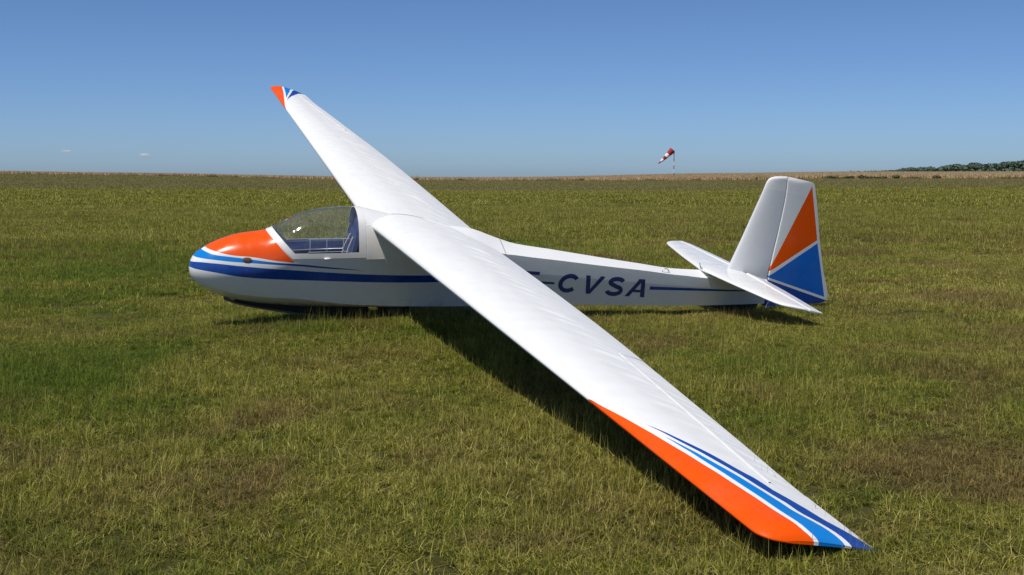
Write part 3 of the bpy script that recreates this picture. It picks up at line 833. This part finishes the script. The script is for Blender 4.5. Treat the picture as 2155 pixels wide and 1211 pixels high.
def scatter(name, variants, P, rot, scl, idx, label, cat):
    """one object whose points carry instances of the patches"""
    col = bpy.data.collections.new(name + '_patches')
    for v in variants: col.objects.link(v)
    me = bpy.data.meshes.new(name); me.vertices.add(len(P)); me.vertices.foreach_set('co', np.asarray(P, np.float32).reshape(-1))
    for nm, typ, val, key in (('rot', 'FLOAT', rot, 'value'), ('pick', 'INT', idx, 'value'), ('scl', 'FLOAT_VECTOR', scl, 'vector')):
        a = me.attributes.new(nm, typ, 'POINT'); a.data.foreach_set(key, np.asarray(val, np.int32 if typ == 'INT' else np.float32).reshape(-1))
    me.update()
    o = bpy.data.objects.new(name, me); COL.objects.link(o); tag(o, label, cat, kind='stuff')
    ng = bpy.data.node_groups.new(name + '_scatter', 'GeometryNodeTree')
    ng.interface.new_socket('Geometry', in_out='INPUT', socket_type='NodeSocketGeometry'); ng.interface.new_socket('Geometry', in_out='OUTPUT', socket_type='NodeSocketGeometry')
    N = ng.nodes; gi = N.new('NodeGroupInput'); go = N.new('NodeGroupOutput')
    ci = N.new('GeometryNodeCollectionInfo'); ci.inputs['Collection'].default_value = col; ci.inputs['Separate Children'].default_value = True; ci.inputs['Reset Children'].default_value = True
    iop = N.new('GeometryNodeInstanceOnPoints'); iop.inputs['Pick Instance'].default_value = True
    def named(nm, typ):
        k = N.new('GeometryNodeInputNamedAttribute'); k.data_type = typ; k.inputs['Name'].default_value = nm; return k.outputs['Attribute']
    cx = N.new('ShaderNodeCombineXYZ'); e2r = N.new('FunctionNodeEulerToRotation'); Lk = ng.links.new
    Lk(named('rot', 'FLOAT'), cx.inputs['Z']); Lk(cx.outputs[0], e2r.inputs[0])
    Lk(gi.outputs[0], iop.inputs['Points']); Lk(ci.outputs[0], iop.inputs['Instance']); Lk(named('pick', 'INT'), iop.inputs['Instance Index'])
    Lk(e2r.outputs[0], iop.inputs['Rotation']); Lk(named('scl', 'FLOAT_VECTOR'), iop.inputs['Scale']); Lk(iop.outputs[0], go.inputs[0])
    md = o.modifiers.new('scatter', 'NODES'); md.node_group = ng
    return o
near = [blade_patch('turf_near', .52, 2300, .022, .088, .0036, 3, .32, .020, 100+i, M_GRASS, .05) for i in range(9)]
nexp = [blade_patch('turf_next', .74, 1650, .03, .12, .0062, 2, .25, .022, 600+i, M_GRASS, .05, (.11, .18), .42) for i in range(6)]
midp = [blade_patch('turf_middle', 1.1, 1400, .035, .15, .0115, 2, .18, .025, 200+i, M_GRASS, .06, (.14, .22), .42) for i in range(6)]
farp = [blade_patch('turf_far', 3.2, 1700, .06, .19, .034, 2, .12, .02, 300+i, M_GRASS, .06, (.2, .3), .42) for i in range(5)]
def wedge(d0, d1, step, half, g):
    xs_ = np.arange(-d1*math.sin(half)-step, d1*math.sin(half)+step, step); ys_ = np.arange(0, d1+step, step)
    X, Y = np.meshgrid(xs_, ys_); X = X.ravel() + g.uniform(-.3, .3, X.size)*step; Y = Y.ravel() + g.uniform(-.3, .3, Y.size)*step
    D = np.hypot(X, Y); k = (np.abs(np.arctan2(X, Y)) < half) | (np.abs(X) < 1.5+D*math.tan(half))
    return X[k & (D > d0) & (D < d1)], Y[k & (D > d0) & (D < d1)]
g = np.random.default_rng(11); PP = []; SC = []; IX = []; RT = []
AT = np.array(AIR.transposed()); NO = np.array(NOSE)
def clearance(X, Y, Z):
    """room in metres between the ground and the aircraft above it"""
    A = (np.stack([X, Y, Z], 1) - NO) @ AT.T
    out = np.full(len(X), 9.)
    for i, (x, y, z) in enumerate(A):
        a = abs(y)
        if y < 0 and 4.0 < a < 7.54 and 1.62 < x < W_TE(min(a, 7.5)) + .03:
            out[i] = min(out[i], wing_z(x, a) - .03 - z)
        if 1.0 < x < 6.2 and a < .10: out[i] = min(out[i], F_KEEL(min(x, 6.2)) - (.09 if x < 1.8 else .02) - z)
        if 5.35 < x < 6.1 and -1.42 < y < 1.42: out[i] = min(out[i], tz(x) - .05 - z)
        if 6.2 <= x < 7.05 and a < .08: out[i] = min(out[i], -.56 - z)
    return out
for lo, hi, step, size0, nvar, off, fin, fout in ((2.6, 15.5, .34, 0, 9, 0, 0, 3), (12.5, 29, .50, 1, 6, 9, 3, 5), (24, 64, .78, 1, 6, 15, 5, 9), (55, 300, 2.7, 2, 5, 21, 9, 0)):
    X, Y = wedge(lo, hi, step, R(28.5), g)
    D = np.hypot(X, Y); az = np.degrees(np.arctan2(X, Y)); keep = D < field_edge(az) - .5
    if size0 > 0: keep &= g.random(len(X)) < np.clip((D-lo)/fin, 0, 1)
    if size0 < 2: keep &= g.random(len(X)) < np.clip((hi-D)/fout, 0, 1)
    X, Y = X[keep], Y[keep]; Z = ground_z(X, Y)
    hs = (.58 + .62*vnoise(X*1.1+3, Y*1.1+9))*(.72 + .34*vnoise(X*.23+70, Y*.23+11))*g.uniform(.85, 1.15, len(X))
    A_ = (np.stack([X, Y, Z], 1) - NO) @ AT.T
    hs = hs*(1 + .75*np.exp(-(((A_[:, 0]-1.75)/.8)**2 + ((A_[:, 1]+.55)/.3)**2)))           # longer tufts left along the belly
    if size0 < 2:
        hs = np.minimum(hs, np.maximum(clearance(X, Y, Z), .010)/.085)
    PP.append(np.stack([X, Y, Z], 1)); s = g.uniform(.92, 1.12, len(X)); SC.append(np.stack([s, s, s*hs], 1))
    IX.append(off + g.integers(0, nvar, len(X))); RT.append(g.uniform(0, 2*math.pi, len(X)))
# names sort the children, so the pick index follows this order
for k, v in enumerate(near + nexp + midp + farp): v.name = 'patch_%02d' % k
scatter('grass', near + nexp + midp + farp, np.concatenate(PP), np.concatenate(RT), np.concatenate(SC), np.concatenate(IX), 'short dry green and straw coloured grass covering the airfield', 'grass')

# ---------------------------------------------------------------- ripe corn field and weeds along its edge
def make_corn_mat(name, a, b, c2):
    t = NT(name); p = t.pos(); tint = t.attr('tint').outputs['Fac']
    c = t.mix(tint, a, b); c = t.mix(t.ramp(t.noise(p, .05, 3), .4, .7, 0, .5), c, c2)
    t.put(t.b.inputs['Base Color'], c); t.put(t.b.inputs['Roughness'], .8)
    return t.mat
M_CORN = make_corn_mat('ripe_corn', (.36, .25, .12), (.60, .46, .27), (.46, .32, .16))
M_WEED = make_corn_mat('edge_weed', (.045, .045, .018), (.16, .11, .045), (.10, .055, .025))
cornp = [blade_patch('corn', 6.4, 1700, .45, .85, .10, 2, 0, 0, 400+i, M_CORN) for i in range(4)]
for k, v in enumerate(cornp): v.name = 'corn_%02d' % k
X, Y = wedge(190, 470, 5.6, R(28), g); az = np.degrees(np.arctan2(X, Y)); k = np.hypot(X, Y) > field_edge(az) + 3
X, Y = X[k], Y[k]; n = len(X)
scatter('corn_field', cornp, np.stack([X, Y, ground_z(X, Y)], 1), g.uniform(0, 6.28, n), np.stack([np.ones(n), np.ones(n), 1.15 + .3*vnoise(X*.05, Y*.05)], 1), g.integers(0, 4, n), 'band of ripe golden corn along the horizon', 'corn field')
weedp = [blade_patch('weed', 1.8, 130, .25, .75, .07, 2, 0, .08, 500+i, M_WEED, .06, (.8, 1.35)) for i in range(5)]
for k, v in enumerate(weedp): v.name = 'weed_%02d' % k
n = 430; az = g.uniform(-27, 27, n); dd = field_edge(az) + g.normal(.5, 1.6, n)
X = dd*np.sin(np.radians(az)); Y = dd*np.cos(np.radians(az)); hh = (.22 + .95*vnoise(az*1.9, az*0+4)**3)*g.uniform(.5, 1.15, n)
scatter('weeds', weedp, np.stack([X, Y, ground_z(X, Y)], 1), g.uniform(0, 6.28, n), np.stack([np.ones(n), np.ones(n), hh], 1), g.integers(0, 5, n), 'brown and green weeds along the edge of the corn', 'weeds')

# leafy bushes in the weed strip on the right
def make_leaf_mat(name, a, b):
    t = NT(name); c = t.mix(t.attr('tint').outputs['Fac'], a, b); c = t.mix(t.ramp(t.noise(t.pos(), .3, 3), .35, .7), c, tuple(v*1.7 for v in b))
    t.put(t.b.inputs['Base Color'], c); t.put(t.b.inputs['Roughness'], .6); return t.mat
M_BUSH = make_leaf_mat('bush_leaf', (.030, .036, .012), (.070, .070, .026))
M_WOOD = make_leaf_mat('wood_leaf', (.030, .056, .040), (.048, .080, .050))  # bluish leaf tones, the haze of distance is put into the colour
M_BARK = simple('bark', (.09, .065, .045), .9, grain=.4)
def leaf_cloud(blobs, per, leaf, seed):
    """leaf quads spread through a set of ellipsoids (centre, radii) -> verts, faces, tint"""
    g_ = np.random.default_rng(seed); V = []; T = []
    for c, r_ in blobs:
        d = g_.normal(size=(per, 3)); d /= np.linalg.norm(d, axis=1)[:, None]
        p = np.array(c) + d*np.array(r_)*(g_.uniform(.75, 1.05, (per, 1)))
        nrm = d + g_.normal(0, .35, (per, 3)); nrm /= np.linalg.norm(nrm, axis=1)[:, None]
        a = np.cross(nrm, g_.normal(size=(per, 3))); a /= np.linalg.norm(a, axis=1)[:, None]; b = np.cross(nrm, a)
        s = leaf*g_.uniform(.6, 1.4, (per, 1)); q = np.stack([p-a*s, p-b*s*.7, p+a*s, p+b*s*.7], 1); V.append(q.reshape(-1, 3)); T.append(np.repeat(g_.random(per), 4))
    V = np.concatenate(V); T = np.concatenate(T); F = np.arange(len(V)).reshape(-1, 4)
    return V, F, T
def leaf_object(name, blobs, per, leaf, seed, mat, parent=None, loc=None):
    V, F, T = leaf_cloud(blobs, per, leaf, seed); o = link_mesh(name, V, F, mat, parent, None, loc)
    a = o.data.attributes.new('tint', 'FLOAT', 'POINT'); a.data.foreach_set('value', T.astype(np.float32)); return o
def at(px, d):
    a = R(IMGX(px)); x, y = d*math.sin(a), d*math.cos(a); return x, y, float(ground_z(x, y))
bushes = [(1603, 1.3, .9, 'rounded dark bush left of the fin tip in the corn edge'), (1742, 1.7, .85, 'dark green leafy bush just right of the rudder'), (1781, 1.4, .75, 'low green bush second to the right of the rudder'),
          (1815, 1.0, .95, 'narrow upright bush third to the right of the rudder'), (1843, 1.5, .65, 'low spreading bush fourth to the right of the rudder'), (1880, .9, 1.0, 'small upright dark bush below the start of the wood'), (1965, .8, 1.05, 'thin tall brown green bush below the middle of the wood')]
for i, (px, w, h, lb) in enumerate(bushes):
    b = empty('bush', at(px, float(field_edge(IMGX(px))) - 1.0)); tag(b, lb, 'bush', 'bushes along the corn edge')
    gg = np.random.default_rng(40+i); bl = [((gg.uniform(-.6, .6)*w, gg.uniform(-.4, .4), .75*h*gg.uniform(.2, .6)), (w*.5, .4, h*.28)) for _ in range(6)]
    leaf_object('crown', bl, 110, .09, 50+i, M_BUSH, b)
    V = []; F = []
    for s in range(4):
        v, f = tube([(.05*s-.08, 0, -.03), (.25*(s-1.5)*w, .05, h*.55)], [.025, .012], 5); F += [tuple(q+len(V) for q in ff) for ff in f]; V += v
    part_o = link_mesh('stem', V, F, M_BARK, b, 60)

# far wood on the rise at the right
prof = np.array([(1760, 361.5), (1790, 360.5), (1800, 361.5), (1830, 360), (1868, 359.5), (1890, 356), (1911, 353), (1925, 354.5), (1943, 352), (1958, 352.5), (1966, 356), (1996, 346.5), (2012, 347), (2027, 350), (2046, 344), (2064, 347), (2080, 346), (2095, 346.5), (2112, 343), (2130, 342.5), (2155, 339.5), (2260, 332), (2420, 330), (2700, 338)])
bl = []; gw = np.random.default_rng(77)
for px in np.arange(1762, 2700, 5.2):
    for row in (0, 1):
        d = 760 + row*35 + gw.uniform(-12, 12); top = EYE + (371.5 - np.interp(px, prof[:, 0], prof[:, 1]))/2480.36*d + gw.uniform(-.9, .0) + row*.1
        a = R(IMGX(px + gw.uniform(-2, 2))); r_ = gw.uniform(2.0, 3.4); x, y = d*math.sin(a), d*math.cos(a)
        bl.append(((x, y, top - r_*.8), (r_, r_, r_*.8)))
        bl.append(((x + gw.uniform(-2, 2), y - 2, top - r_*.8 - gw.uniform(2.5, 4.5)), (r_*1.15, r_*1.15, r_)))
wood = leaf_object('wood', bl, 190, .55, 78, M_WOOD); tag(wood, 'distant dark green wood on the rise at the right of the horizon', 'wood', kind='stuff')

# ---------------------------------------------------------------- windsock
wx, wy, wz = at(1416.5, 288)
sock = empty('windsock', (wx, wy, wz)); tag(sock, 'red and white banded windsock on a striped pole beyond the corn edge', 'windsock')
M_WRED = simple('sock_red', (.36, .012, .02), .7); M_WWHITE = simple('sock_white', (.75, .74, .72), .7); M_WGREY = simple('pole_grey', (.16, .17, .19), .5)
top = EYE + (371.5-318)/2480.36*288 - wz; zb = 0; step = top/8.0; i = 0
while zb < top - .01:
    z1 = min(top, zb + step); V, F = tube([(0, 0, zb), (0, 0, z1)], .11, 10); link_mesh('pole_band', V, F, (M_WWHITE, M_WGREY)[i % 2], sock, 40); zb = z1; i += 1
V, F = tube([(.0, 0, top - .05), (-.22, 0, top - .05), (-.45, 0, top + .02)], .03, 6); link_mesh('swivel_arm', V, F, M_WGREY, sock, 60)
p0 = Vector((-.40, 0, top + .05)); p1 = Vector((-3.80, -.5, top - 3.15)); cuts = [0, .30, .48, .66, .84, 1.0]
rr = lambda t: .62*(1-t)**.9 + .13 + .05*math.sin(t*19)*t
for b in range(5):
    ts = np.linspace(cuts[b], cuts[b+1], 6); path = []
    for t in ts:
        p = p0.lerp(p1, t); p.z -= .10*math.sin(math.pi*t); path.append(p)
    V, F = tube(path, [rr(t) for t in ts], 14, caps=False); link_mesh('sock_band', V, F, (M_WRED, M_WWHITE)[b % 2], sock, 60)
dirn = (p1-p0).normalized(); ring = []
for k in range(17):
    t = 2*math.pi*k/16; a = dirn.cross(Vector((0, 1, 0))).normalized(); b = a.cross(dirn); ring.append(p0 + (a*math.cos(t) + b*math.sin(t))*rr(0))
V, F = tube(ring, .03, 6); link_mesh('hoop', V, F, M_WGREY, sock, 60)

# ---------------------------------------------------------------- two scraps of cloud low over the horizon on the left
def make_cloud_mat():
    t = NT('cloud_vapour'); t.n.remove(t.b)
    v = t.new('ShaderNodeVolumePrincipled'); v.inputs['Color'].default_value = (1, 1, 1, 1); v.inputs['Anisotropy'].default_value = 0
    p = t.objco(); x, y, z = t.xyz(p)
    r2 = t.m('ADD', t.m('ADD', t.m('MULTIPLY', x, x), t.m('MULTIPLY', y, y)), t.m('MULTIPLY', z, z))
    body = t.m('ADD', t.m('SUBTRACT', 1., t.m('SQRT', r2)), t.m('MULTIPLY', t.m('SUBTRACT', t.noise(p, 2.2, 3), .5), .9))
    t.put(v.inputs['Density'], t.m('MULTIPLY', t.ramp(body, .15, .75), .045))
    t.t.links.new(v.outputs[0], t.out.inputs['Volume'])
    return t.mat
M_CLOUD = make_cloud_mat()
for px, row, w, h, lb in ((309, 329, 62, 19, 'small bright scrap of cloud low above the left horizon'), (146, 322, 60, 13, 'faint wisp of cloud at far left above the horizon')):
    d = 9000; a = R(IMGX(px)); bc = bmesh.new(); bmesh.ops.create_icosphere(bc, subdivisions=3, radius=1)
    for v in bc.verts: v.co *= 1 + .12*math.sin(3*v.co.x + px) * math.cos(4*v.co.y)
    me = bpy.data.meshes.new('cloud'); bc.to_mesh(me); bc.free()
    o = link_data('cloud', me, M_CLOUD, None, 80, (d*math.sin(a), d*math.cos(a), EYE + (371.5-row)/2480.36*d)); o.scale = (w, w*.8, h)
    tag(o, lb, 'cloud', 'clouds low on the left')
